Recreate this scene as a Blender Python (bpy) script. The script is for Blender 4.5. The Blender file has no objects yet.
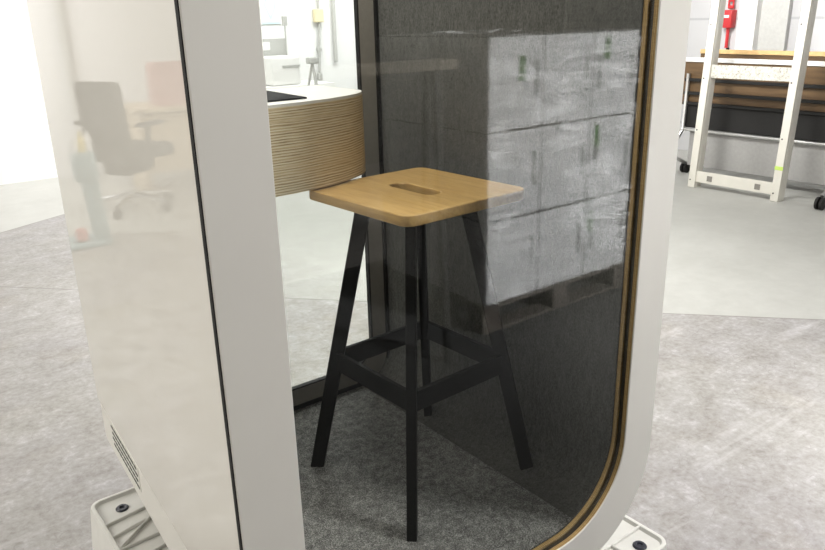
import bpy, bmesh, math, random
from mathutils import Vector, Matrix
random.seed(7)
S = bpy.context.scene
COL = S.collection
G = 0.26          # height of the booth floor above the hall floor
PI = math.pi

# ------------------------------------------------------------------ node helpers
def new_mat(name):
    m = bpy.data.materials.new(name); m.use_nodes = True
    nt = m.node_tree; nt.nodes.clear()
    out = nt.nodes.new('ShaderNodeOutputMaterial')
    return m, nt, out
def N(nt, t, **kw):
    n = nt.nodes.new(t)
    for k, v in kw.items():
        if k.startswith('i_'):
            n.inputs[k[2:].replace('_', ' ')].default_value = v
        else:
            setattr(n, k, v)
    return n
def L(nt, a, b): nt.links.new(a, b)
def coords(nt, scale=(1, 1, 1)):
    tc = N(nt, 'ShaderNodeTexCoord'); mp = N(nt, 'ShaderNodeMapping')
    mp.inputs['Scale'].default_value = scale
    L(nt, tc.outputs['Object'], mp.inputs['Vector'])
    return mp.outputs['Vector']
def noise(nt, vec, scale, detail=4, rough=.55, dist=0):
    n = N(nt, 'ShaderNodeTexNoise')
    n.inputs['Scale'].default_value = scale; n.inputs['Detail'].default_value = detail
    n.inputs['Roughness'].default_value = rough; n.inputs['Distortion'].default_value = dist
    L(nt, vec, n.inputs['Vector']); return n.outputs['Fac']
def ramp(nt, fac, stops):
    r = N(nt, 'ShaderNodeValToRGB'); e = r.color_ramp.elements
    while len(e) < len(stops): e.new(.5)
    for i, (p, c) in enumerate(stops):
        e[i].position = p; e[i].color = (*c, 1) if len(c) == 3 else c
    L(nt, fac, r.inputs['Fac']); return r.outputs['Color']
def math_(nt, op, a, b=0.0, clamp=False):
    n = N(nt, 'ShaderNodeMath', operation=op); n.use_clamp = clamp
    for i, v in enumerate((a, b)):
        if hasattr(v, 'is_linked'): L(nt, v, n.inputs[i])
        else: n.inputs[i].default_value = v
    return n.outputs[0]
def mixc(nt, fac, a, b, blend='MIX'):
    n = N(nt, 'ShaderNodeMix', data_type='RGBA', blend_type=blend)
    if hasattr(fac, 'is_linked'): L(nt, fac, n.inputs[0])
    else: n.inputs[0].default_value = fac
    for i, v in ((6, a), (7, b)):
        if hasattr(v, 'is_linked'): L(nt, v, n.inputs[i])
        else: n.inputs[i].default_value = (*v, 1)
    return n.outputs[2]
def bump(nt, h, strength, dist=.01):
    b = N(nt, 'ShaderNodeBump'); b.inputs['Strength'].default_value = strength
    b.inputs['Distance'].default_value = dist
    L(nt, h, b.inputs['Height']); return b.outputs['Normal']
def principled(nt, out, col, rough=.5, metal=0., spec=.5, normal=None):
    p = N(nt, 'ShaderNodeBsdfPrincipled')
    if hasattr(col, 'is_linked'): L(nt, col, p.inputs['Base Color'])
    else: p.inputs['Base Color'].default_value = (*col, 1)
    if hasattr(rough, 'is_linked'): L(nt, rough, p.inputs['Roughness'])
    else: p.inputs['Roughness'].default_value = rough
    p.inputs['Metallic'].default_value = metal
    p.inputs['Specular IOR Level'].default_value = spec
    if normal is not None: L(nt, normal, p.inputs['Normal'])
    L(nt, p.outputs[0], out.inputs['Surface']); return p
def plain(name, col, rough=.5, metal=0., spec=.5, var=.06, scale=40, bmp=0.):
    m, nt, out = new_mat(name)
    v = coords(nt); f = noise(nt, v, scale, 4)
    a = tuple(max(0, c*(1-var)) for c in col); b = tuple(min(1, c*(1+var)) for c in col)
    c = ramp(nt, f, [(.3, a), (.7, b)])
    principled(nt, out, c, rough, metal, spec, bump(nt, f, bmp) if bmp else None)
    return m

M = {}
M['white'] = plain('white_laminate', (.77, .755, .705), .38, var=.012, scale=8)
M['white_plain'] = plain('white_lacquer', (.82, .815, .80), .45, var=.015, scale=8)
M['cream'] = plain('cream_painted_steel', (.74, .72, .65), .45, var=.03, scale=14)
M['white_plastic'] = plain('white_plastic', (.74, .735, .70), .42, var=.03, scale=25, bmp=.05)
M['black_rubber'] = plain('black_rubber', (.012, .012, .012), .6, spec=.3)
M['black_metal'] = plain('black_powder_coat', (.006, .006, .006), .55, spec=.12, var=.2, scale=120)
M['dark_bolt'] = plain('dark_bolt', (.03, .032, .045), .35)
M['taupe'] = plain('taupe_frame', (.25, .235, .21), .6, var=.05, scale=60)
M['grey'] = plain('grey_plastic', (.50, .50, .48), .5)
M['grey_dark'] = plain('dark_grey', (.12, .12, .115), .7)
M['grey_mid'] = plain('mid_grey', (.34, .335, .325), .6)
M['lightgrey'] = plain('light_grey_plastic', (.55, .55, .53), .5)
M['darkbeam'] = plain('dark_steel', (.018, .0175, .017), .55, spec=.25)
M['silver'] = plain('silver_tube', (.62, .62, .61), .3, metal=.85)
M['chrome'] = plain('chrome', (.75, .75, .75), .18, metal=1.)
M['red'] = plain('red_paint', (.55, .03, .035), .4)
M['green_tape'] = plain('green_tape', (.022, .07, .012), .7, spec=.1)
M['lime_tape'] = plain('lime_tape', (.55, .75, .15), .6)
M['chair_fabric'] = plain('dark_chair_mesh', (.045, .043, .042), .85, var=.15, scale=200)
M['pale_blue'] = plain('pale_blue_plastic', (.36, .46, .48), .5)
M['yellow'] = plain('yellow_plastic', (.80, .66, .30), .5)
M['cream_yellow'] = plain('cream_yellow_plastic', (.82, .74, .50), .5)
M['old_wood'] = plain('weathered_wood', (.14, .12, .095), .8, var=.2, scale=20)
M['pink'] = plain('faded_red_card', (.58, .30, .28), .8)
M['desk_wood'] = plain('pale_desk_wood', (.66, .54, .38), .55, var=.08, scale=20)
M['sign_blue'] = plain('pale_blue_sign', (.60, .82, .84), .6)
M['dark_wall'] = plain('grey_hall_wall', (.10, .10, .10), .9, var=.12, scale=2)
M['shade_mat_dark'] = plain('shade_mat_dark', (.035, .035, .034), .95, var=.15, scale=60)  # near-black colour standing in for shaded floor
M['ceil'] = plain('hall_ceiling', (.45, .45, .44), .9, var=.02, scale=2)
M['wood_pale'] = plain('pale_wood_edge', (.66, .44, .20), .55, var=.1, scale=30)
M['pallet_wood'] = plain('pallet_wood', (.055, .046, .038), .85, var=.25, scale=20)
M['box_white'] = plain('white_box_plastic', (.46, .46, .465), .5, var=.02, scale=10)
M['slot'] = plain('slot_dark', (.05, .05, .05), .8)
M['folder'] = plain('black_leather', (.014, .014, .016), .7, spec=.15, var=.1, scale=60)
M['ply_core'] = None

def glossy_panel():
    m, nt, out = new_mat('white_high_gloss_panel')
    v = coords(nt, (1, 1.6, .5)); f = noise(nt, v, 55, 2)
    g = noise(nt, coords(nt), 1.6, 2)
    c = ramp(nt, g, [(.3, (.80, .78, .72)), (.7, (.82, .80, .745))])
    principled(nt, out, c, .012, 0, .85, bump(nt, f, .012, .003)); return m
M['gloss'] = glossy_panel()

def plywood_edge(name, scale, a, b, c, axis='Z'):
    m, nt, out = new_mat(name)
    sc = {'Z': (1.2, 1.2, 1), 'Y': (1, 1, 1)}[axis]
    tc = N(nt, 'ShaderNodeTexCoord'); sx = N(nt, 'ShaderNodeSeparateXYZ')
    L(nt, tc.outputs['Object'], sx.inputs[0])
    wob = noise(nt, coords(nt, (6, 6, 14)), 1.5, 3)
    z = math_(nt, 'ADD', sx.outputs[axis], math_(nt, 'MULTIPLY', math_(nt, 'SUBTRACT', wob, .5), .006))
    comb = N(nt, 'ShaderNodeCombineXYZ'); L(nt, z, comb.inputs[2])
    n1 = noise(nt, comb.outputs[0], scale, 1.5, .6)
    w = math_(nt, 'SINE', math_(nt, 'MULTIPLY', z, scale*2.6))
    w = math_(nt, 'MULTIPLY', math_(nt, 'ADD', w, 1), .5)
    f = math_(nt, 'ADD', math_(nt, 'MULTIPLY', n1, .75), math_(nt, 'MULTIPLY', w, .22))
    fine = noise(nt, coords(nt, (8, 8, 180)), 3, 3)
    f = math_(nt, 'ADD', f, math_(nt, 'MULTIPLY', math_(nt, 'SUBTRACT', fine, .5), .35))
    col = ramp(nt, f, [(.28, a), (.44, b), (.64, c)])
    principled(nt, out, col, .55, 0, .35, bump(nt, f, .05, .002)); return m
M['ply_table'] = plywood_edge('plywood_layers', 400, (.22, .15, .065), (.68, .54, .33), (.92, .84, .64))
M['ply_trim'] = plywood_edge('plywood_trim_edge', 700, (.15, .09, .033), (.28, .18, .068), (.44, .31, .135), 'Y')
M['ply_trim'].node_tree.nodes  # (grain runs around the opening)

def oak():
    m, nt, out = new_mat('oiled_oak')
    v = coords(nt, (28, 2.2, 28)); f = noise(nt, v, 4, 6, .6, .3)
    g = noise(nt, coords(nt, (3, .8, 3)), 4, 2)
    c = ramp(nt, f, [(.25, (.34, .205, .07)), (.55, (.52, .345, .13)), (.8, (.62, .435, .19))])
    c = mixc(nt, g, c, mixc(nt, .5, c, (.55, .33, .12)))
    principled(nt, out, c, .38, 0, .4, bump(nt, f, .05, .002)); return m
M['oak'] = oak()
def brown_veneer():
    m, nt, out = new_mat('brown_veneer')
    f = noise(nt, coords(nt, (20, 1.2, 14)), 3, 5, .6)
    c = ramp(nt, f, [(.3, (.085, .048, .02)), (.7, (.155, .092, .04))])
    principled(nt, out, c, .5); return m
M['veneer'] = brown_veneer()
def marbled():
    m, nt, out = new_mat('speckled_cream_board')
    f = noise(nt, coords(nt), 60, 6, .75)
    c = ramp(nt, f, [(.36, (.25, .24, .21)), (.46, (.55, .53, .47)), (.62, (.70, .68, .62))])
    principled(nt, out, c, .7); return m
M['marbled'] = marbled()
def felt():
    m, nt, out = new_mat('grey_felt')
    f = noise(nt, coords(nt, (1, 1, .55)), 260, 3, .7)
    g = noise(nt, coords(nt, (1, 1, .35)), 90, 4, .7)
    k = math_(nt, 'ADD', math_(nt, 'MULTIPLY', f, .6), math_(nt, 'MULTIPLY', g, .4))
    c = ramp(nt, k, [(.34, (.045, .045, .043)), (.66, (.145, .145, .138))])
    principled(nt, out, c, 1., 0, .1, bump(nt, f, .3, .003)); return m
M['felt'] = felt()
def carpet():
    m, nt, out = new_mat('charcoal_carpet')
    f = noise(nt, coords(nt), 330, 3, .75); g = noise(nt, coords(nt), 60, 3)
    k = math_(nt, 'ADD', math_(nt, 'MULTIPLY', f, .75), math_(nt, 'MULTIPLY', g, .25))
    c = ramp(nt, k, [(.38, (.06, .06, .059)), (.5, (.17, .17, .165)), (.64, (.46, .46, .45))])
    principled(nt, out, c, 1., 0, .1, bump(nt, f, .6, .004)); return m
M['carpet'] = carpet()

def glass(name, r0, tint):
    m, nt, out = new_mat(name)
    lw = N(nt, 'ShaderNodeLayerWeight'); lw.inputs['Blend'].default_value = .5
    p5 = math_(nt, 'POWER', lw.outputs['Facing'], 5.0)
    R = math_(nt, 'ADD', math_(nt, 'MULTIPLY', p5, 1-r0), r0, True)
    tr = N(nt, 'ShaderNodeBsdfTransparent'); tr.inputs[0].default_value = (*tint, 1)
    gl = N(nt, 'ShaderNodeBsdfGlossy'); gl.inputs['Roughness'].default_value = 0.0
    mx = N(nt, 'ShaderNodeMixShader'); L(nt, R, mx.inputs[0])
    L(nt, tr.outputs[0], mx.inputs[1]); L(nt, gl.outputs[0], mx.inputs[2])
    L(nt, mx.outputs[0], out.inputs['Surface']); return m
M['glass'] = glass('tinted_glass', .055, (.95, .96, .95))
M['glass_rear'] = glass('clear_glass', .04, (.96, .97, .965))
def wrap():
    m, nt, out = new_mat('stretch_wrap_film')
    mp = N(nt, 'ShaderNodeMapping'); tc = N(nt, 'ShaderNodeTexCoord'); mp.inputs['Rotation'].default_value = (0, math.radians(-12), 0); mp.inputs['Scale'].default_value = (.55, 3, 4.)
    L(nt, tc.outputs['Object'], mp.inputs['Vector']); f = noise(nt, mp.outputs['Vector'], 5, 4, .6, .6)
    line = math_(nt, 'SUBTRACT', 1., math_(nt, 'MULTIPLY', math_(nt, 'ABSOLUTE', math_(nt, 'SUBTRACT', math_(nt, 'FRACT', math_(nt, 'MULTIPLY', f, 3.2)), .5)), 6.), True)  # glints on the film painted as white lines
    big = noise(nt, coords(nt, (1, 1, 1)), 3.2, 2)
    bigm = math_(nt, 'MULTIPLY', math_(nt, 'SUBTRACT', big, .40), 7., True)
    k = math_(nt, 'ADD', math_(nt, 'MULTIPLY', math_(nt, 'MULTIPLY', line, bigm), .6), .015)
    tr = N(nt, 'ShaderNodeBsdfTransparent')
    gl = N(nt, 'ShaderNodeBsdfPrincipled'); gl.inputs['Base Color'].default_value = (.97, .97, .97, 1)
    gl.inputs['Roughness'].default_value = .25
    L(nt, bump(nt, f, .5, .02), gl.inputs['Normal'])
    mx = N(nt, 'ShaderNodeMixShader'); L(nt, k, mx.inputs[0])
    L(nt, tr.outputs[0], mx.inputs[1]); L(nt, gl.outputs[0], mx.inputs[2])
    L(nt, mx.outputs[0], out.inputs['Surface']); return m
M['wrap'] = wrap()

def concrete():
    m, nt, out = new_mat('hall_concrete_floor')
    tc = N(nt, 'ShaderNodeTexCoord'); sx = N(nt, 'ShaderNodeSeparateXYZ'); L(nt, tc.outputs['Object'], sx.inputs[0])
    X, Y = sx.outputs['X'], sx.outputs['Y']
    # smooth painted bay beyond two straight joints
    d1 = math_(nt, 'SUBTRACT', math_(nt, 'ADD', math_(nt, 'MULTIPLY', X, 1.09), Y), 3.95)
    d2 = math_(nt, 'SUBTRACT', math_(nt, 'SUBTRACT', Y, math_(nt, 'MULTIPLY', X, .52)), 4.72)
    s1 = math_(nt, 'MULTIPLY', math_(nt, 'MULTIPLY', math_(nt, 'ADD', d1, .003), 160., True), math_(nt, 'MULTIPLY', math_(nt, 'SUBTRACT', X, 1.0), .9, True))
    s2 = math_(nt, 'MULTIPLY', math_(nt, 'ADD', d2, .003), 160., True)
    smooth = math_(nt, 'MAXIMUM', s1, s2)
    joint = math_(nt, 'SUBTRACT', 1., math_(nt, 'MULTIPLY', math_(nt, 'MINIMUM', math_(nt, 'ABSOLUTE', d1), math_(nt, 'ADD', math_(nt, 'ABSOLUTE', d2), math_(nt, 'MULTIPLY', math_(nt, 'GREATER_THAN', X, 2.2), 9.))), 110.), True)
    v = coords(nt)
    big = noise(nt, v, 1.1, 5, .6); mid = noise(nt, v, 8.5, 8, .7, .3); fine = noise(nt, v, 45, 5, .7)
    k = math_(nt, 'ADD', math_(nt, 'MULTIPLY', mid, .55), math_(nt, 'MULTIPLY', fine, .45))
    rough_c = ramp(nt, k, [(.32, (.24, .225, .205)), (.46, (.37, .352, .33)), (.56, (.445, .433, .42)), (.68, (.63, .62, .615))])
    tintf = math_(nt, 'MULTIPLY', math_(nt, 'SUBTRACT', big, .42), 3., True)
    rough_c = mixc(nt, tintf, rough_c, mixc(nt, .8, rough_c, (.88, .87, .95), 'MULTIPLY'))
    warm = noise(nt, v, 2.3, 4, .6); warmf = math_(nt, 'MULTIPLY', math_(nt, 'SUBTRACT', warm, .54), 4., True)
    rough_c = mixc(nt, warmf, rough_c, mixc(nt, .8, rough_c, (.90, .85, .74), 'MULTIPLY'))
    # fine cracks
    vo = N(nt, 'ShaderNodeTexVoronoi', feature='DISTANCE_TO_EDGE'); vo.inputs['Scale'].default_value = 8.
    nv = N(nt, 'ShaderNodeTexNoise'); nv.inputs['Scale'].default_value = 6.; L(nt, v, nv.inputs['Vector'])
    va = N(nt, 'ShaderNodeVectorMath', operation='ADD'); L(nt, v, va.inputs[0])
    vs = N(nt, 'ShaderNodeVectorMath', operation='SCALE'); vs.inputs['Scale'].default_value = .35
    L(nt, nv.outputs['Color'], vs.inputs[0]); L(nt, vs.outputs[0], va.inputs[1]); L(nt, va.outputs[0], vo.inputs['Vector'])
    crack = math_(nt, 'SUBTRACT', 1., math_(nt, 'MULTIPLY', vo.outputs['Distance'], 110.), True)
    rough_c = mixc(nt, math_(nt, 'MULTIPLY', crack, .5), rough_c, (.25, .23, .21))
    # pale streaks of light painted into the floor colour
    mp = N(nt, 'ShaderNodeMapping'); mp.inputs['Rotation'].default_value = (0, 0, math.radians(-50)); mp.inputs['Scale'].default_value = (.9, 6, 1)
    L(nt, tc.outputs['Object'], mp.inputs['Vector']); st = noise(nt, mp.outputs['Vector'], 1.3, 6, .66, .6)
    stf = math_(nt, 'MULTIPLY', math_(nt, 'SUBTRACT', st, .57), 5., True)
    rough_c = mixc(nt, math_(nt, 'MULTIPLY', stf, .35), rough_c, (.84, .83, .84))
    sm = ramp(nt, math_(nt, 'ADD', math_(nt, 'MULTIPLY', mid, .5), math_(nt, 'MULTIPLY', big, .5)),
              [(.35, (.46, .46, .43)), (.6, (.56, .56, .53))])
    c = mixc(nt, smooth, rough_c, sm)
    c = mixc(nt, math_(nt, 'MULTIPLY', joint, .75), c, (.14, .13, .11))
    rg = ramp(nt, mid, [(.3, (.42, .42, .42)), (.7, (.62, .62, .62))])
    principled(nt, out, c, rg, 0, .4, bump(nt, k, .12, .01)); return m
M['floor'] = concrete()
def wall_white():
    m, nt, out = new_mat('white_hall_wall')
    f = noise(nt, coords(nt, (6, 6, .4)), 1.1, 3)
    c = ramp(nt, f, [(.3, (.80, .80, .80)), (.7, (.85, .85, .85))])
    principled(nt, out, c, .8); return m
M['wall_white'] = wall_white()
def cladding():
    m, nt, out = new_mat('white_sandwich_cladding')
    tc = N(nt, 'ShaderNodeTexCoord'); sx = N(nt, 'ShaderNodeSeparateXYZ'); L(nt, tc.outputs['Object'], sx.inputs[0])
    z = math_(nt, 'ADD', sx.outputs['Z'], .72)
    fr = math_(nt, 'ABSOLUTE', math_(nt, 'SUBTRACT', math_(nt, 'FRACT', z), .5))
    line = math_(nt, 'MULTIPLY', math_(nt, 'SUBTRACT', fr, .487), 200., True)
    c = mixc(nt, math_(nt, 'MULTIPLY', line, .55), (.56, .56, .57), (.33, .34, .36))
    principled(nt, out, c, .45); return m
M['clad'] = cladding()

# ------------------------------------------------------------------ object helpers
def root_of(p):
    while p.parent: p = p.parent
    return p
def obj(name, bm, mat, parent=None, label=None, smooth=False, kind=None):
    """link ONE mesh object; bm is in world coordinates"""
    if parent is not None:
        bm.transform(root_of(parent)['_m'].inverted() if False else ROOTS[root_of(parent).name].inverted())
    bmesh.ops.recalc_face_normals(bm, faces=bm.faces)
    me = bpy.data.meshes.new(name); bm.to_mesh(me); bm.free()
    if isinstance(mat, (list, tuple)):
        for k in mat: me.materials.append(M[k])
    else: me.materials.append(M[mat])
    if smooth:
        for p in me.polygons: p.use_smooth = True
        try: me.set_sharp_from_angle(angle=math.radians(38))
        except Exception: pass
    o = bpy.data.objects.new(name, me); COL.objects.link(o)
    if parent is not None: o.parent = parent
    if label: o['label'] = label
    if kind: o['kind'] = kind
    return o
ROOTS = {}
def thing(name, label, cat, loc=(0, 0, 0), rz=0, group=None):
    o = bpy.data.objects.new(name, None); COL.objects.link(o)
    o.empty_display_size = .1
    o.location = loc; o.rotation_euler = (0, 0, rz)
    ROOTS[o.name] = Matrix.Translation(loc) @ Matrix.Rotation(rz, 4, 'Z')
    o['label'] = label; o['category'] = cat
    if group: o['group'] = group
    return o
def tag(o, label, cat, group=None):
    o['label'] = label; o['category'] = cat
    if group: o['group'] = group
    return o
def dup(root, loc, label):
    r = root.copy(); COL.objects.link(r); r.location = loc; r['label'] = label
    ROOTS[r.name] = Matrix.Translation(loc)
    for ch in list(root.children):
        c = ch.copy(); COL.objects.link(c); c.parent = r
        for g in list(ch.children):
            d = g.copy(); COL.objects.link(d); d.parent = c
    return r
def box(bm, x0, x1, y0, y1, z0, z1, bev=0, seg=2):
    t = bmesh.new(); r = bmesh.ops.create_cube(t, size=1)
    bmesh.ops.scale(t, vec=(x1-x0, y1-y0, z1-z0), verts=t.verts)
    bmesh.ops.translate(t, vec=((x0+x1)/2, (y0+y1)/2, (z0+z1)/2), verts=t.verts)
    if bev: bmesh.ops.bevel(t, geom=list(t.edges), offset=bev, segments=seg, affect='EDGES', profile=.5)
    add(bm, t)
def add(bm, t, mtx=None):
    if mtx is not None: t.transform(mtx)
    me = bpy.data.meshes.new('_t'); t.to_mesh(me); t.free(); bm.from_mesh(me); bpy.data.meshes.remove(me)
def B(*a, **k):
    bm = bmesh.new(); box(bm, *a, **k); return bm
def tube(bm, pts, r, n=12, caps=True):
    """round tube along a polyline"""
    pts = [Vector(p) for p in pts]; rings = []
    for i, p in enumerate(pts):
        d = (pts[min(i+1, len(pts)-1)] - pts[max(i-1, 0)]).normalized()
        a = d.orthogonal().normalized() if i == 0 else (a_prev - d*a_prev.dot(d)).normalized()
        a_prev = a; b = d.cross(a)
        rr = r[i] if isinstance(r, (list, tuple)) else r
        rings.append([bm.verts.new(p + (a*math.cos(2*PI*k/n) + b*math.sin(2*PI*k/n))*rr) for k in range(n)])
    for i in range(len(rings)-1):
        for k in range(n):
            bm.faces.new((rings[i][k], rings[i][(k+1) % n], rings[i+1][(k+1) % n], rings[i+1][k]))
    if caps:
        bm.faces.new(rings[0][::-1]); bm.faces.new(rings[-1])
def T(pts, r, n=12):
    bm = bmesh.new(); tube(bm, pts, r, n); return bm
def bar(bm, p0, p1, side, w, t, bev=.002):
    """rectangular bar from p0 to p1; w along `side`, t across"""
    p0, p1 = Vector(p0), Vector(p1); d = (p1-p0); ln = d.length; d.normalize()
    s = Vector(side); s = (s - d*s.dot(d)).normalized(); q = d.cross(s)
    tb = bmesh.new(); box(tb, -w/2, w/2, -t/2, t/2, 0, ln, bev, 1)
    m = Matrix((( s.x, q.x, d.x, p0.x), (s.y, q.y, d.y, p0.y), (s.z, q.z, d.z, p0.z), (0, 0, 0, 1)))
    add(bm, tb, m)
def rrect(x0, x1, z0, z1, r, n=14):
    """rounded rectangle outline (u,v); r single or (bl, br, tr, tl)"""
    if not isinstance(r, (list, tuple)): r = (r,)*4
    pts = []
    for (cx, cz, a0, rr) in ((x0, z0, PI, r[0]), (x1, z0, 1.5*PI, r[1]), (x1, z1, 0, r[2]), (x0, z1, .5*PI, r[3])):
        sx = 1 if cx == x0 else -1; sz = 1 if cz == z0 else -1
        ox, oz = cx + sx*rr, cz + sz*rr
        for k in range(n+1):
            a = a0 + k*(PI/2)/n
            pts.append((ox + rr*math.cos(a), oz + rr*math.sin(a)))
    return pts
def loft(bm, loops, closed_caps=False):
    """connect loops with equal point counts"""
    vs = [[bm.verts.new(p) for p in lp] for lp in loops]; n = len(vs[0])
    for i in range(len(vs)-1):
        for k in range(n):
            bm.faces.new((vs[i][k], vs[i][(k+1) % n], vs[i+1][(k+1) % n], vs[i+1][k]))
    if closed_caps:
        bm.faces.new(vs[0]); bm.faces.new(vs[-1][::-1])
    return vs
def ring_plate(outer, inner, y0, y1):
    """plate with an opening, in the XZ plane, from y0 to y1 (outer/inner same count)"""
    bm = bmesh.new()
    P = lambda lp, y: [(u, y, v) for u, v in lp]
    loft(bm, [P(outer, y0), P(outer, y1), P(inner, y1), P(inner, y0), P(outer, y0)])
    bmesh.ops.remove_doubles(bm, verts=bm.verts, dist=1e-6)
    return bm
def slab(outline, f0, f1):
    """prism from an outline through two placement functions"""
    bm = bmesh.new(); loft(bm, [[f0(u, v) for u, v in outline], [f1(u, v) for u, v in outline]], True); return bm
def lathe(bm, prof, c, n=20):
    rings = []
    for r, z in prof:
        rings.append([bm.verts.new((c[0]+r*math.cos(2*PI*k/n), c[1]+r*math.sin(2*PI*k/n), c[2]+z)) for k in range(n)])
    for i in range(len(rings)-1):
        for k in range(n):
            bm.faces.new((rings[i][k], rings[i][(k+1) % n], rings[i+1][(k+1) % n], rings[i+1][k]))
    bm.faces.new(rings[0][::-1]); bm.faces.new(rings[-1])
def bevel_all(bm, off, seg=2, ang=30):
    es = [e for e in bm.edges if len(e.link_faces) == 2 and e.calc_face_angle(0) > math.radians(ang)]
    bmesh.ops.bevel(bm, geom=es, offset=off, segments=seg, affect='EDGES', profile=.5); return bm

# ------------------------------------------------------------------ the hall
XW, YW, XL, YF, HC = 6.6, 6.8, -4.2, -5.2, 4.6
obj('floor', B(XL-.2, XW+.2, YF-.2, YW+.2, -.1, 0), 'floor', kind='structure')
obj('wall_back', B(XL-.2, XW+.2, YW, YW+.2, 0, HC), 'wall_white', kind='structure')
obj('wall_right', B(XW, XW+.2, YF, YW, 0, HC), 'clad', kind='structure')
obj('wall_front', B(XL-.2, XW+.2, YF-.2, YF, 0, HC), 'dark_wall', kind='structure')
obj('wall_left', B(XL-.2, XL, YF, YW, 0, HC), 'wall_white', kind='structure')
obj('ceiling', B(XL-.2, XW+.2, YF-.2, YW+.2, HC, HC+.1), 'ceil', kind='structure')
c = bmesh.new(); box(c, XW-.14, XW, 2.87, 3.04, 0, HC, .004); obj('trim_1', c, 'white_plain', kind='structure')
c = bmesh.new(); box(c, XW-.06, XW, 2.62, 2.87, 0, HC, .004); obj('trim_2', c, 'lightgrey', kind='structure')

# ------------------------------------------------------------------ the booth
TAPER = .066
def xl(y): return .006+TAPER*y            # left flank: the booth narrows a little to the back
D = 1.076
booth = thing('phone_booth', 'white glazed phone booth with rounded frame and plywood-lined opening', 'phone booth', (.5, .5, 0))
ZB, ZT = G-.045, G+2.02
outer = rrect(.006, 1, ZB, ZT, (.12, .24, .24, .24)); inner = rrect(.1045, .902, G+.045, ZT-.09, .19)
fr = ring_plate(outer, inner, 0, .0035)
ff = obj('front_frame', bevel_all(fr, .0012, 1, 50), 'white', booth, smooth=True)
# plywood core, gaskets and lining seen in the reveal
def off(lp, d, c=(.5, G+1.0)):
    out = []; n = len(lp)
    for i in range(n):
        a = Vector(lp[i-1]); b = Vector(lp[(i+1) % n]); t = (b-a).normalized()
        nn = Vector((t.y, -t.x)); out.append((lp[i][0]+nn.x*d, lp[i][1]+nn.y*d))
    return out
obj('plywood_lining', ring_plate(off(outer, -.05), inner, .0035, .0125), 'ply_trim', booth, label='plywood edge of the front opening')
obj('edge_band', ring_plate(off(outer, .0012), off(outer, -.05), .0035, .0125), 'black_rubber', booth, label='black joint between front frame and shell')
obj('gasket', ring_plate(off(outer, -.06), off(inner, .005), .0125, .0255), 'black_rubber', booth, label='black rubber gasket')
obj('plywood_lining', ring_plate(off(outer, -.07), inner, .0255, .0355), 'ply_trim', booth, label='inner plywood strip of the opening')
obj('gasket', ring_plate(off(outer, -.07), off(inner, -.0015), .0355, .038), 'black_rubber', booth, label='thin black glazing gasket')
gp = slab(off(inner, .0045), lambda u, v: (u, .0135, v), lambda u, v: (u, .0200, v))
bm_ = gp
obj('front_glass', gp, 'glass', booth, label='tinted front glass pane')
# outer shell: rounded tube, left flank tapering
def shell_loop(y, ins):
    return [(u, y, v) for u, v in rrect(xl(y)+.004+ins, 1-ins, ZB+ins, ZT-ins, (.12-ins, .24-ins, .24-ins, .2-ins))]
bm = bmesh.new(); loft(bm, [shell_loop(.027, 0), shell_loop(D-.006, 0), shell_loop(D, .006), shell_loop(D, .0035), shell_loop(.052, .003), shell_loop(.027, 0)])
bmesh.ops.remove_doubles(bm, verts=bm.verts, dist=1e-6)
obj('shell', bm, 'white', booth, smooth=True)
# glossy side panel, a hair proud of the shell
bm = bmesh.new()
y0, y1, z0, z1 = .0125, D-.006, G+.18, ZT-.2
vs = [bm.verts.new(p) for p in [(xl(y)+dx, y, z) for dx in (0, .014) for y, z in ((y0, z0), (y1, z0), (y1, z1), (y0, z1))]]
for f in ((0, 1, 2, 3), (4, 5, 6, 7), (0, 1, 5, 4), (1, 2, 6, 5), (2, 3, 7, 6), (3, 0, 4, 7)): bm.faces.new([vs[i] for i in f])
bevel_all(bm, .003, 2)
obj('side_panel', bm, 'gloss', booth, label='high-gloss white side panel', smooth=False)
# ventilation slots in the shell's lower edge
vg = None
bm = bmesh.new()
dv = Vector((TAPER, 1, 0)).normalized()
def flank(y, z): return Vector((xl(y)+.004, y, z))
vs = [bm.verts.new(flank(y, z)+Vector((dx, 0, 0))) for dx in (-.0012, .003) for y, z in ((.705, G+.094), (.955, G+.094), (.955, G+.158), (.705, G+.158))]
for f in ((0, 1, 2, 3), (4, 5, 6, 7), (0, 1, 5, 4), (1, 2, 6, 5), (2, 3, 7, 6), (3, 0, 4, 7)): bm.faces.new([vs[i] for i in f])
vg = obj('vent_grille', bm, 'white', booth)
for i in range(4):
    for k in range(9):
        p_ = flank(.722+k*.027+(i % 2)*.005, G+.101+i*.0168)
        bm = bmesh.new(); bar(bm, p_-dv*.0105, p_+dv*.0105, (1, 0, 0), .0046, .0052, 0)
        obj('vent_slot', bm, 'slot', vg)
# interior
prof = [(.958, G+1.97)] + [(.846+.112*math.cos(a), G+.112-.112*math.sin(a)) for a in [k*PI/16 for k in range(9)]]
prof = prof + [(u+.003 if i < 2 else u+.003*math.cos((i-1)*PI/16), v-.003*math.sin((i-1)*PI/16) if i > 1 else v) for i, (u, v) in list(enumerate(prof))[::-1]]
bm = slab(prof, lambda u, v: (u, .056, v), lambda u, v: (u, 1.0, v)); obj('felt_wall', bm, 'felt', booth, label='grey felt inner wall')
bm = bmesh.new(); vs = [bm.verts.new(p) for p in [(xl(y)+dx, y, z) for dx in (.041, .06) for y, z in ((.056, G), (1.0, G), (1.0, ZT-.04), (.056, ZT-.04))]]
for f in ((0, 1, 2, 3), (4, 5, 6, 7), (0, 1, 5, 4), (1, 2, 6, 5), (2, 3, 7, 6), (3, 0, 4, 7)): bm.faces.new([vs[i] for i in f])
obj('inner_wall', bm, 'white_plain', booth, label='pale left inner wall')
obj('carpet', B(.11, .875, .056, 1.0, G-.012, G), 'carpet', booth, label='charcoal grey carpet')
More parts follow.
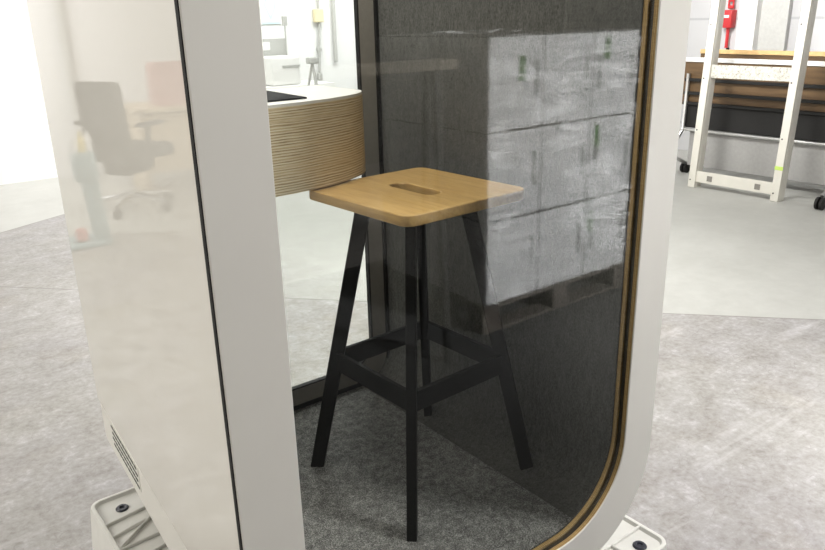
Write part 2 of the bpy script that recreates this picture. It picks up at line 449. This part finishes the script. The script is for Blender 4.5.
obj('ceiling_panel', B(.08, .93, .056, 1.0, ZT-.06, ZT-.04), 'white_plain', booth)
ro = rrect(.115, .950, G, ZT-.06, .1); ri = rrect(.155, .896, G+.066, ZT-.13, .085)
obj('rear_frame', ring_plate(ro, ri, .968, .982), 'taupe', booth, label='dark taupe rear window frame')
obj('rear_lining', ring_plate(off(ri, .001), off(ri, -.003), .9675, .984), 'black_rubber', booth, label='black edge of the rear window')
obj('corner_trim', B(.948, .957, .958, .970, G+.06, ZT-.06), 'black_rubber', booth, label='dark vertical trim in the rear corner')
obj('bottom_trim', B(.12, .86, .962, .970, G, G+.012), 'black_rubber', booth)
obj('rear_glass', slab(ri, lambda u, v: (u, .971, v), lambda u, v: (u, .977, v)), 'glass_rear', booth, label='clear rear glass pane')
# half-round shelf table built into the back of the booth
def half(ax, ay, n=40, x0=.105, cx=.42, cy=.765, yb=.962):
    pts = [(x0, yb)]
    for k in range(n+1):
        t = PI - k*PI/n
        u, v = cx+ax*math.cos(t), cy-ay*math.sin(t)
        if u > x0: pts.append((u, v))
    pts.append((cx+ax, yb))
    return pts
ol = half(.325, .155)
bm = slab(ol, lambda u, v: (u, v, G+.752), lambda u, v: (u, v, G+.9445)); bevel_all(bm, .0015, 1, 50)
tb = obj('shelf_table', bm, 'ply_table', booth, label='round-fronted shelf table with thick layered plywood edge', smooth=True)
bm = slab(half(.324, .154), lambda u, v: (u, v, G+.9445), lambda u, v: (u, v, G+.9505))
obj('table_top', bm, 'white_plain', tb, label='white laminate table top')
# feet
def foot(x0, x1, ya, yb, label, bolt, r, ribs):
    o = [(u, v) for u, v in rrect(x0, x1, ya, yb, r, 8)]
    ins = off(o, -.012); bot = off(o, .014)
    bm = bmesh.new(); zt = G-.1
    P = lambda lp, z: [(u, v, z) for u, v in lp]
    lp = [P(bot, 0), P(bot, .02), P(o, zt-.012), P(off(o, -.003), zt-.001), P(off(o, -.007), zt), P(ins, zt-.001), P(off(o, -.016), zt-.010)]
    loft(bm, lp, True)
    f = obj('foot', bm, 'white_plastic', booth, label=label, smooth=True)
    for p0, p1 in ribs:
        bm = bmesh.new(); bar(bm, (p0[0], p0[1], zt-.008), (p1[0], p1[1], zt-.008), (0, 0, 1), .014, .006, .002)
        obj('rib', bm, 'white_plastic', f)
    bm = bmesh.new(); lathe(bm, [(.017, -.012), (.017, .0), (.014, .003), (.008, .003), (.006, -.001), (.001, -.001)], (bolt[0], bolt[1], zt-.008), 20)
    obj('bolt', bm, 'dark_bolt', f, label='round dark bolt head', smooth=True)
    bm = B(min(x1-.01, x0+.07), max(x0+.02, x1-.02) if x0 < .5 else x1-.075, ya+.06, yb-.06, zt-.02, ZB+.03)
    return f
foot(.9, 1.072, -.04, .32, 'white plastic foot under the front right corner', (1.006, .008), .035,
     [((.905, .05), (1.068, .05)), ((.905, .16), (1.068, .16)), ((.95, -.03), (.95, .05))])
foot(-.004, .2, .66, 1.045, 'white plastic foot under the left rear corner', (.068, .975), .035,
     [((.0, .92), (.19, .945)), ((.0, .86), (.19, .90)), ((.0, .80), (.19, .81)), ((.0, .73), (.19, .77)), ((.0, .80), (.12, .89))])
for (xa, xb, ya, yb) in ((.92, .985, .06, .28), (.12, .19, .70, 1.0), (.92, .985, .72, .98), (.08, .18, .08, .3)):
    pass
bm = B(.32, .90, .10, .98, .03, ZB+.02); obj('underframe', bm, 'darkbeam', booth, label='dark underframe between the feet')

# ------------------------------------------------------------------ the stool
sx, sy, th = .704, .48, .04
stool = thing('bar_stool', 'tall bar stool with oak seat and black legs inside the booth', 'bar stool', (sx, sy, G), th)
def SP(t, i, j, z, t2=None):
    c_, s_ = math.cos(th), math.sin(th); u, v = t*i, (t2 or t)*j
    return Vector((sx + c_*u - s_*v, sy + s_*u + c_*v, G+z))
def plate_with_hole(outer_, holes, z0, z1, bev):
    cu = bpy.data.curves.new('_c', 'CURVE'); cu.dimensions = '2D'; cu.fill_mode = 'BOTH'
    cu.extrude = (z1-z0)/2-bev; cu.bevel_depth = bev; cu.bevel_resolution = 2; cu.offset = -bev
    for lp in [outer_]+holes:
        s = cu.splines.new('POLY'); s.points.add(len(lp)-1); s.use_cyclic_u = True
        for p, (u, v) in zip(s.points, lp): p.co = (u, v, 0, 1)
    ob = bpy.data.objects.new('_c', cu); COL.objects.link(ob)
    dg = bpy.context.evaluated_depsgraph_get(); me = bpy.data.meshes.new_from_object(ob.evaluated_get(dg))
    bpy.data.objects.remove(ob); bpy.data.curves.remove(cu)
    bm = bmesh.new(); bm.from_mesh(me); bpy.data.meshes.remove(me)
    bmesh.ops.translate(bm, vec=(0, 0, (z0+z1)/2), verts=bm.verts); return bm
a1, a2 = .181, .189
slot = rrect(-.024, .024, -.078, .078, .0239, 8)
slot = [(u+.004*math.cos(v*22)-.002, v) for u, v in slot]
bm = plate_with_hole(rrect(-a1, a1, -a2, a2, .03, 8), [slot[::-1]], .724, .748, .003)
bm.transform(Matrix.Translation((sx, sy, G)) @ Matrix.Rotation(th, 4, 'Z'))
obj('seat', bm, 'oak', stool, label='oiled oak seat with a slot handle', smooth=True)
tt, tb_ = .083, .196
def leg_pt(i, j, z):
    k = z/.724; return SP(tb_*(1-k)+tt*k, i, j, z)
for i in (-1, 1):
    for j in (-1, 1):
        bm = bmesh.new(); diag = SP(1, i, j, 0)-SP(0, i, j, 0)
        bar(bm, leg_pt(i, j, .0), leg_pt(i, j, .7245), diag, .036, .023)
        # cut the foot flat on the carpet
        for v in bm.verts:
            if v.co.z < G+.012: v.co.z = G
        obj('leg', bm, 'black_metal', stool)
cs = [(-1, -1), (1, -1), (1, 1), (-1, 1)]
for a_, b_ in zip(cs, cs[1:]+cs[:1]):
    bm = bmesh.new(); p0, p1 = leg_pt(*a_, .308), leg_pt(*b_, .308)
    bar(bm, p0, p1, (0, 0, 1), .05, .012, .001)
    obj('stretcher', bm, 'black_metal', stool)

# folder on the shelf table
bm = bmesh.new()
o_ = [(.34, .664), (.542, .666), (.559, .90), (.357, .898)]
bm = slab(o_, lambda u, v: (u, v, G+.9508), lambda u, v: (u, v, G+.9545)); bevel_all(bm, .001, 1)
tag(obj('folder', bm, 'folder'), 'flat black folder lying on the white shelf table inside the booth', 'folder')

# ------------------------------------------------------------------ boxes reflected in the front glass
YB = -1.387       # front face of the stack
bw, bd, bh = .318, .385, .383
pal = thing('pallet', 'dark wooden pallet under the wrapped white boxes', 'pallet', (2.32, YB-.39, .008))
for k in range(5):
    obj('top_board', B(1.80, 2.82, YB-.79+k*.1725, YB-.79+k*.1725+.1, .122, .142, .002, 1), 'pallet_wood', pal)
for k in range(3):
    yy = YB-.79+k*.345
    obj('runner', B(1.80, 2.82, yy, yy+.1, .0082, .022, .002, 1), 'pallet_wood', pal)
for k in range(3):
    for q in range(3):
        xx = 1.80+k*.46; yy = YB-.79+q*.345
        obj('block', B(xx, xx+.1, yy, yy+.1, .022, .122), 'pallet_wood', pal)
rows = ['bottom', 'middle', 'top']; colsn = ['left end as seen in the glass', 'centre', 'right end as seen in the glass']
tape_at = {(2, 0): (.17, .20), (2, 2): (.075, .26), (1, 2): (.03, .25), (0, 2): (.02, .22)}
proto = None
for rz in range(3):
    for cx in range(3):
        loc = (1.822+cx*(bw+.006)+bw/2, YB-bd/2, .143+rz*(bh+.0025))
        lab = f"white plastic box in the wrapped stack, {rows[rz]} row, {colsn[cx]}"
        if proto is None:
            b_ = thing('storage_box', lab, 'box', loc, group='white boxes in the wrapped stack')
            x0, x1 = loc[0]-bw/2, loc[0]+bw/2
            bm = B(x0, x1, YB-bd, YB, loc[2], loc[2]+bh, .008); obj('body', bm, 'box_white', b_, smooth=True)
            obj('lid_joint', B(x0-.001, x1+.001, YB-bd, YB+.0004, loc[2]+bh-.005, loc[2]+bh, .0, 1), 'slot', b_)
            obj('handle_slot', B(x1-.050, x1-.032, YB-.003, YB+.0015, loc[2]+.13, loc[2]+.28, .0, 1), 'slot', b_, label='dark vertical grip slot')
            proto = b_
        else:
            b_ = dup(proto, loc, lab)
        x0 = loc[0]-bw/2
        if cx == 2:
            obj('handle_slot', B(x0+.035, x0+.053, YB-.003, YB+.0015, loc[2]+.13, loc[2]+.28), 'slot', b_, label='dark vertical grip slot')
        if (rz, cx) in tape_at:
            u, v = tape_at[(rz, cx)]
            obj('tape', B(x0+u, x0+u+.034, YB, YB+.002, loc[2]+v, loc[2]+v+.1), 'green_tape', b_, label='strip of green tape')
for rz in range(3):
    dup(proto, (1.822+bw/2, YB-bd*1.5-.004, .143+rz*(bh+.002)), f"white plastic box hidden behind the left end box, {rows[rz]} row of the wrapped stack")
bm = bmesh.new()
xa, xb, ya, yb = 1.810, 2.810, YB-2*bd-.012, YB+.012; zt = .143+3*(bh+.002)+.005
n1, n2 = 26, 26
lp = rrect(xa, xb, ya, yb, .02, 4)
loft(bm, [[(u, v, z) for u, v in lp] for z in [.145+(zt-.145)*k/20 for k in range(21)]])
for v in bm.verts:
    v.co += Vector((random.uniform(-.002, .002), random.uniform(-.002, .003), 0))
obj_w = obj('stretch_film', bm, 'wrap', smooth=True)
tag(obj_w, 'clear crinkled stretch film around the white box stack', 'plastic film')

tag(obj('added_shade_mat', slab([(.25, -.08), (.25, -2.6), (3.4, -2.6), (3.4, -.27), (1.34, -.27), (1.18, -.08)], lambda u, v: (u, v, .0005), lambda u, v: (u, v, .008)), 'shade_mat_dark'), 'added dark mat as floor shade in front of the booth, under the pallet', 'mat')  # unseen mat added so the glass mirrors dark, shaded floor
# a long plank shelf and the added shade mat, both dimly mirrored in the glass
sh = thing('trestle', 'plain wooden trestle plank on dark legs, mirrored in the glass above the seat', 'trestle', (1.2, -1.36, .008))
obj('plank', B(.70, 1.58, -1.42, -1.30, 1.19, 1.225, .003), 'old_wood', sh)
for xx in (.76, 1.50):
    for yy in (-1.44, -1.28):
        bm = bmesh.new(); bar(bm, (xx, yy+(.0 if yy < -1.36 else .0), .0085), (xx, -1.36+(yy+1.36)*.3, 1.19), (1, 0, 0), .03, .02); obj('leg', bm, 'darkbeam', sh)

# ------------------------------------------------------------------ right side: rack upright, tables, alarm
rack = thing('rack_frame', 'tall cream steel rack frame standing in front of folded tables', 'rack frame', (5.17, 2.14, 0))
for (yy, sgn) in ((2.53, -1), (1.835, 1)):
    bm = bmesh.new(); box(bm, 5.14, 5.165, yy-.03, yy+.03, 0, 2.7, .002, 1); box(bm, 5.165, 5.235, yy+(.03-.012 if sgn < 0 else .03-.012)-.055*0-.05, yy-.05+.04, 0, 2.7, .002, 1)
    p = obj('post', bm, 'cream', rack)
    for k in range(7):
        zz = .06+k*.4
        obj('bolt_hole', T([(5.137, yy+.012, zz), (5.1405, yy+.012, zz)], .006, 10), 'slot', p)
    if sgn > 0:
        obj('tape', B(5.1385, 5.1402, yy-.031, yy+.031, .235, .262), 'lime_tape', p, label='strip of lime green tape')
bm = bmesh.new(); box(bm, 5.15, 5.175, 1.865, 2.50, .045, .135, .003, 1); b1 = obj('lower_crossbar', bm, 'cream', rack)
for yy in (2.38, 1.98): obj('square_hole', B(5.147, 5.1502, yy-.022, yy+.022, .065, .108), 'taupe', b1)
obj('upper_crossbar', B(5.16, 5.18, 1.865, 2.50, .865, .965, .003, 1), 'marbled', rack, label='speckled pale board between the posts')

rack.rotation_euler[1] = math.radians(3.5)
def table(name, X, top, edge, label, fl=.4, bl_=.05):
    t = thing(name, label, 'folding table', (X, 2.1, 0), group='folded tables by the wall')
    ya, yb = 1.22, 2.97
    o_ = obj('tabletop', B(X, X+.028, ya, yb, .6, top-.035, .002, 1), 'veneer', t, label='brown veneer board tipped upright')
    obj('edge_strip', B(X-.012, X+.034, ya, yb, top-.035, top, .003, 1), edge, o_)
    for zc in (.81, .70, .615):
        obj('beam', B(X-.03, X-.001, ya+.05, yb-.04, zc-.013, zc+.013, .003, 1), 'darkbeam', t)
    obj('shelf', B(X-.01, X+.03, ya+.02, yb-.04, .41, .6, .004), 'darkbeam', t, label='black panel under the tipped board')
    obj('tube', T([(X-.03, ya+.02, .395), (X-.03, yb, .395)], .014), 'silver', t, label='long silver tube')
    obj('modesty_panel', B(X+.0, X+.02, ya+.1, yb-.12, .085, .375, .003, 1), 'grey_mid', t, label='light grey lower panel')
    for yy in (1.5, 2.9):
        bm = bmesh.new(); tube(bm, [(X-.02, yy, .86), (X-.03, yy, .40), (X-.03-fl*.45, yy, .2), (X-.03-fl*.92, yy, .09)], .016)
        tube(bm, [(X-.03-fl*.45, yy, .2), (X+bl_, yy, .09)], .016)
        lg = obj('leg', bm, 'silver', t, smooth=True)
        for xx in (X-.03-fl*.96, X+bl_+.01):
            bm = bmesh.new(); tube(bm, [(xx-.0, yy-.025, .045), (xx, yy-.008, .045)], .045, 20); tube(bm, [(xx, yy+.008, .045), (xx, yy+.025, .045)], .045, 20)
            tube(bm, [(xx, yy-.027, .045), (xx, yy+.027, .045)], .012, 12)
            obj('castor', bm, 'darkbeam', lg, smooth=True, label='black twin-wheel castor')
    return t
table('folding_table', 5.56, .99, 'white_plain', 'folded table with white top edge, nearer of the two behind the rack frame')
table('folding_table', 5.80, 1.045, 'wood_pale', 'folded table with pale wood top edge, behind the nearer one', .02, .3)

al = thing('fire_alarm', 'red fire alarm box and pipe on the white clad wall', 'fire alarm', (XW, 3.19, 0))
ab = obj('alarm_box', B(XW-.09, XW, 3.135, 3.235, 1.2, 1.36, .008), 'red', al, smooth=True)
obj('label_plate', B(XW-.093, XW-.089, 3.16, 3.21, 1.29, 1.315), 'white_plain', ab)
obj('pipe', T([(XW-.014, 3.185, 0), (XW-.014, 3.185, 1.02)], .014), 'darkbeam', al, label='dark lower pipe')
obj('pipe', T([(XW-.04, 3.185, 1.02), (XW-.04, 3.185, 1.2)], .016), 'red', al, label='red upper pipe')
bm = bmesh.new()
for k in range(8):
    box(bm, XW-.05, XW-.03, 3.15, 3.21, 1.37+k*.06, 1.40+k*.06, .006, 1); box(bm, XW-.045, XW-.035, 3.15, 3.165, 1.39+k*.06, 1.44+k*.06); box(bm, XW-.045, XW-.035, 3.195, 3.21, 1.39+k*.06, 1.44+k*.06)
obj('chain', bm, 'red', al, label='red plastic chain above the box')

# ------------------------------------------------------------------ back of the hall, seen through the booth
cab = thing('low_cabinet', 'white cabinet by the back wall under the printer', 'cabinet', (3.4, 6.05, 0))
obj('body', B(2.9, 3.8, 5.75, 6.3, 0, .76, .004), 'white_plain', cab)
for k in range(2): obj('door', B(2.91+k*.445, 3.345+k*.445, 5.735, 5.75, .03, .74, .003, 1), 'white_plain', cab)
pr = thing('printer', 'white office printer with grey slot on the cabinet', 'printer', (3.33, 6.0, .76))
obj('body', B(3.15, 3.47, 5.85, 6.2, .763, 1.03, .02, 3), 'white_plain', pr, smooth=True)
obj('paper_slot', B(3.27, 3.46, 5.842, 5.86, .93, .95), 'grey', pr)
obj('foot_strip', B(3.18, 3.45, 5.87, 6.18, .7605, .768), 'grey', pr)
bd_ = thing('notice_board', 'small grey board propped behind the white printer', 'board', (3.3, 6.27, .76))
obj('panel', B(3.1, 3.55, 6.25, 6.275, .7605, 1.19, .003, 1), 'grey', bd_)
obj('paper', B(3.2, 3.36, 6.245, 6.2505, 1.08, 1.16), 'white_plain', bd_)
lp_ = thing('desk_lamp', 'slim grey stick lamp standing behind the white printer', 'lamp', (3.5, 6.15, .76))
obj('base', T([(3.52, 6.2, .7605), (3.52, 6.2, .775)], .05, 20), 'grey', lp_)
obj('pole', T([(3.52, 6.2, .775), (3.52, 6.2, 1.33)], .008), 'grey', lp_)
obj('head', T([(3.52, 6.2, 1.31), (3.52, 6.2, 1.40)], .028, 16), 'grey', lp_)
tr_ = thing('tripod', 'pale tripod standing right of the white printer', 'tripod', (3.62, 5.5, 0))
for k in range(3):
    a = .4+k*2*PI/3
    obj('leg', T([(3.40, 5.5, .98), (3.40+.24*math.cos(a), 5.5+.24*math.sin(a), .0)], .012), 'lightgrey', tr_)
obj('head', B(3.35, 3.45, 5.46, 5.54, .97, 1.03, .01), 'lightgrey', tr_, smooth=True)
sg = thing('wall_sign', 'pale blue diamond sign on the white back wall', 'sign', (3.67, YW, 1.3))
obj('plate', B(3.56, 3.80, YW-.012, YW-.001, 1.32, 1.8, .003, 1), 'white_plain', sg)
ic = bmesh.new()
dm = [(3.68, 1.36), (3.755, 1.52), (3.68, 1.72), (3.605, 1.52)]; dn = [(3.68, 1.40), (3.735, 1.52), (3.68, 1.67), (3.625, 1.52)]
loft(ic, [[(u, y, v) for u, v in q] for q, y in ((dm, YW-.012), (dm, YW-.015), (dn, YW-.015), (dn, YW-.012))])
box(ic, 3.57, 3.79, YW-.015, YW-.012, 1.325, 1.35)
obj('diamond', ic, 'sign_blue', sg)
pc = thing('pull_cord', 'grey hanging cable with yellow switch box on back wall', 'cable', (4.25, YW, .7))
obj('cable', T([(4.27, YW-.03, HC-.4), (4.265, YW-.03, 1.3), (4.245, YW-.03, 1.05), (4.235, YW-.03, .76)], .014, 8), 'grey', pc)
obj('switch_box', B(4.20, 4.31, YW-.07, YW-.005, 1.33, 1.47, .008), 'cream_yellow', pc)
obj('plug', B(4.21, 4.26, YW-.05, YW-.005, .70, .78, .006), 'grey', pc)
obj('clip', B(4.225, 4.275, YW-.045, YW-.003, 1.02, 1.06, .004), 'grey', pc)
wp = obj('wall_pipe', T([(4.47, YW-.03, HC-.3), (4.46, YW-.03, .89)], .022, 10), 'lightgrey')
tag(wp, 'thin pale pipe on the back wall right of the cable', 'pipe')
wp = obj('wall_pipe', T([(-.62, YW-.05, 0.0), (-.62, YW-.05, HC-.3)], .04, 12), 'lightgrey')
tag(wp, 'pale upright pipe mirrored above the office chair', 'pipe')

# ------------------------------------------------------------------ things mirrored in the glossy side panel
ch = thing('office_chair', 'dark office chair with chrome star base, mirrored in side panel', 'office chair', (-.75, 5.15, 0), math.radians(142))
R_ = ROOTS[ch.name]
def chp(name, bm, mat, par=None, **k):
    bm.transform(R_); return obj(name, bm, mat, par or ch, **k)
bm = bmesh.new()
lp0 = rrect(-.195, .195, .46, .985, .05, 6)
def bk(u, v, d): return (-.20-.10*(v-.46)+.5*u*u+d, u, v)
loft(bm, [[bk(u, v, 0) for u, v in lp0], [bk(u, v, .05) for u, v in lp0]], True)
chp('backrest', bm, 'chair_fabric')
bm = B(-.24, .26, -.25, .25, .40, .50, .03, 3); chp('seat', bm, 'chair_fabric', smooth=True)
for s in (-1, 1):
    bm = bmesh.new(); tube(bm, [(-.1, s*.26, .44), (-.08, s*.29, .55), (-.06, s*.29, .66)], .018)
    box(bm, -.16, .10, s*.29-.035, s*.29+.035, .66, .69, .01); chp('armrest', bm, 'chair_fabric')
chp('tilt_mechanism', B(-.16, .16, -.12, .12, .29, .40, .03, 2), 'darkbeam', smooth=True)
chp('backrest_bracket', T([(-.1, 0, .42), (-.27, 0, .45), (-.28, 0, .66)], .025), 'darkbeam')
chp('gas_lift', T([(0, 0, .09), (0, 0, .25), (0, 0, .25), (0, 0, .42)], [.03, .03, .018, .018]), 'chrome', smooth=True)
for k in range(5):
    a = k*2*PI/5+.3; e = (.31*math.cos(a), .31*math.sin(a))
    bm = bmesh.new(); tube(bm, [(0, 0, .12), (e[0], e[1], .085)], [.028, .016]); l_ = chp('base_arm', bm, 'chrome', smooth=True)
    bm = bmesh.new(); q = Vector((-math.sin(a), math.cos(a), 0))*.02; c0 = Vector((e[0], e[1], .034))
    tube(bm, [c0-q, c0+q], .034, 16); tube(bm, [c0+Vector((0, 0, .03)), c0+Vector((0, 0, .06))], .01); chp('castor', bm, 'darkbeam', l_, smooth=True)

dk = thing('desk', 'wooden topped desk beside the office chair, mirrored in side panel', 'desk', (-1.6, 5.75, 0))
obj('top', B(-2.3, -.90, 5.42, 6.1, .69, .72, .004), 'desk_wood', dk)
obj('side_panel', B(-.96, -.93, 5.45, 6.05, 0, .69), 'desk_wood', dk); obj('side_panel', B(-2.25, -2.22, 5.45, 6.05, 0, .69), 'desk_wood', dk)
obj('back_panel', B(-2.22, -.96, 5.47, 5.49, .2, .69), 'desk_wood', dk)
bi = obj('file_box', B(-1.5, -1.12, 5.6, 5.9, .7205, 1.06, .004), 'pink'); tag(bi, 'faded red file box standing on the mirrored desk', 'box')

bl = thing('tool_stand', 'pale blue stand holding yellow bottles, mirrored beside the office chair', 'stand', (-.32, 4.34, 0))
obj('base', B(-.43, -.13, 4.2, 4.46, 0, .03, .006), 'pale_blue', bl)
bm = bmesh.new(); bar(bm, (-.385, 4.34, .03), (-.355, 4.34, .45), (1, 0, 0), .10, .1, .01); obj('column', bm, 'pale_blue', bl)
obj('bin', B(-.415, -.275, 4.26, 4.42, .42, .60, .015), 'pale_blue', bl, smooth=True)
for k in range(3):
    xx = -.39+k*.045
    bm = bmesh.new(); lathe(bm, [(.02, 0), (.02, .08), (.008, .105), (.008, .13)], (xx, 4.34, .6005), 14)
    tag(obj('spray_bottle', bm, ['white_plain', 'yellow', 'white_plain'][k], smooth=True),
        ['small white bottle at the left on the pale blue stand', 'small yellow bottle in the middle on the pale blue stand', 'small white bottle at the right on the pale blue stand'][k], 'bottle', 'bottles on the blue stand')
cl = obj('cloth', B(-.29, -.22, 4.25, 4.32, .0305, .12, .02), 'pink'); tag(cl, 'crumpled red cloth on the base of the pale blue stand', 'cloth')

# ------------------------------------------------------------------ light
def area(name, loc, tgt, size, power, col=(1, 1, 1), sy_=None):
    l = bpy.data.lights.new(name, 'AREA'); l.energy = power; l.color = col
    l.shape = 'RECTANGLE'; l.size = size; l.size_y = sy_ or size
    o = bpy.data.objects.new(name, l); COL.objects.link(o); o.location = loc
    o.rotation_euler = (Vector(tgt)-Vector(loc)).to_track_quat('-Z', 'Y').to_euler(); return o
area('window_light_back', (3.9, 4.6, 3.9), (3.9, 6.8, 2.3), 8.0, 270, (1, .99, .97), 2.0).data.spread = math.radians(125)
area('window_light_side', (-3.9, 2.2, 2.6), (2, 2.6, .6), 3.2, 154, (1, .958, .875), 2.2)
area('lamp_front_right', (2.1, -1.45, 3.5), (.9, .1, .7), .5, 104, (1, .97, .94))
area('fill_front', (2.4, -4.2, 4.1), (.4, .2, .9), 1.0, 16, (1, .97, .92))  # added soft fill from the front, no such lamp seen
area('fill_right', (2.6, 2.4, 3.3), (6.6, 2.2, 1.5), 1.0, 40, (1, .99, .97), 1.0).data.spread = math.radians(62)  # added to brighten the rack and right wall, source unseen
area('fill_rear', (2.3, 2.5, 4.4), (2.2, 2.5, 0), 1.0, 48, (1, 1, .97)).data.spread = math.radians(80)  # extra light put in to lift the floor behind the booth
area('booth_fill', (.5, .62, ZT-.075), (.5, .62, 0), .35, 11, (1, .95, .86))  # unseen light added to brighten the inside of the booth
area('fill_boxes', (3.3, 3.6, 2.5), (2.3, -1.33, .75), .8, 92, (1, 1, 1), .8).data.spread = math.radians(30)  # added narrow beam that brightens the mirrored box fronts
w = bpy.data.worlds.new('hall_air'); S.world = w; w.use_nodes = True
bg = w.node_tree.nodes['Background']; bg.inputs[0].default_value = (1, 1, 1, 1); bg.inputs[1].default_value = .4

# ------------------------------------------------------------------ camera
cam = bpy.data.cameras.new('camera'); co = bpy.data.objects.new('camera', cam); COL.objects.link(co)
cam.sensor_width = 36; cam.lens = 750.35*36/825; cam.clip_start = .02
r = Vector((.78976092, -.61297899, -.02311796)); u = Vector((.21826601, .24559324, .94448076)); f = Vector((.57326925, .75095986, -.32775243))
co.matrix_world = Matrix(((r.x, u.x, -f.x, -.33533339), (r.y, u.y, -f.y, -.863801), (r.z, u.z, -f.z, 1.12595921+G), (0, 0, 0, 1)))
S.camera = co
vsn = S.view_settings
vsn.view_transform = 'Standard'; vsn.look = 'None'; vsn.gamma = 1; vsn.use_curve_mapping = False; vsn.exposure = 0
S.cycles.max_bounces = 10; S.cycles.transparent_max_bounces = 16; S.cycles.sample_clamp_indirect = 6
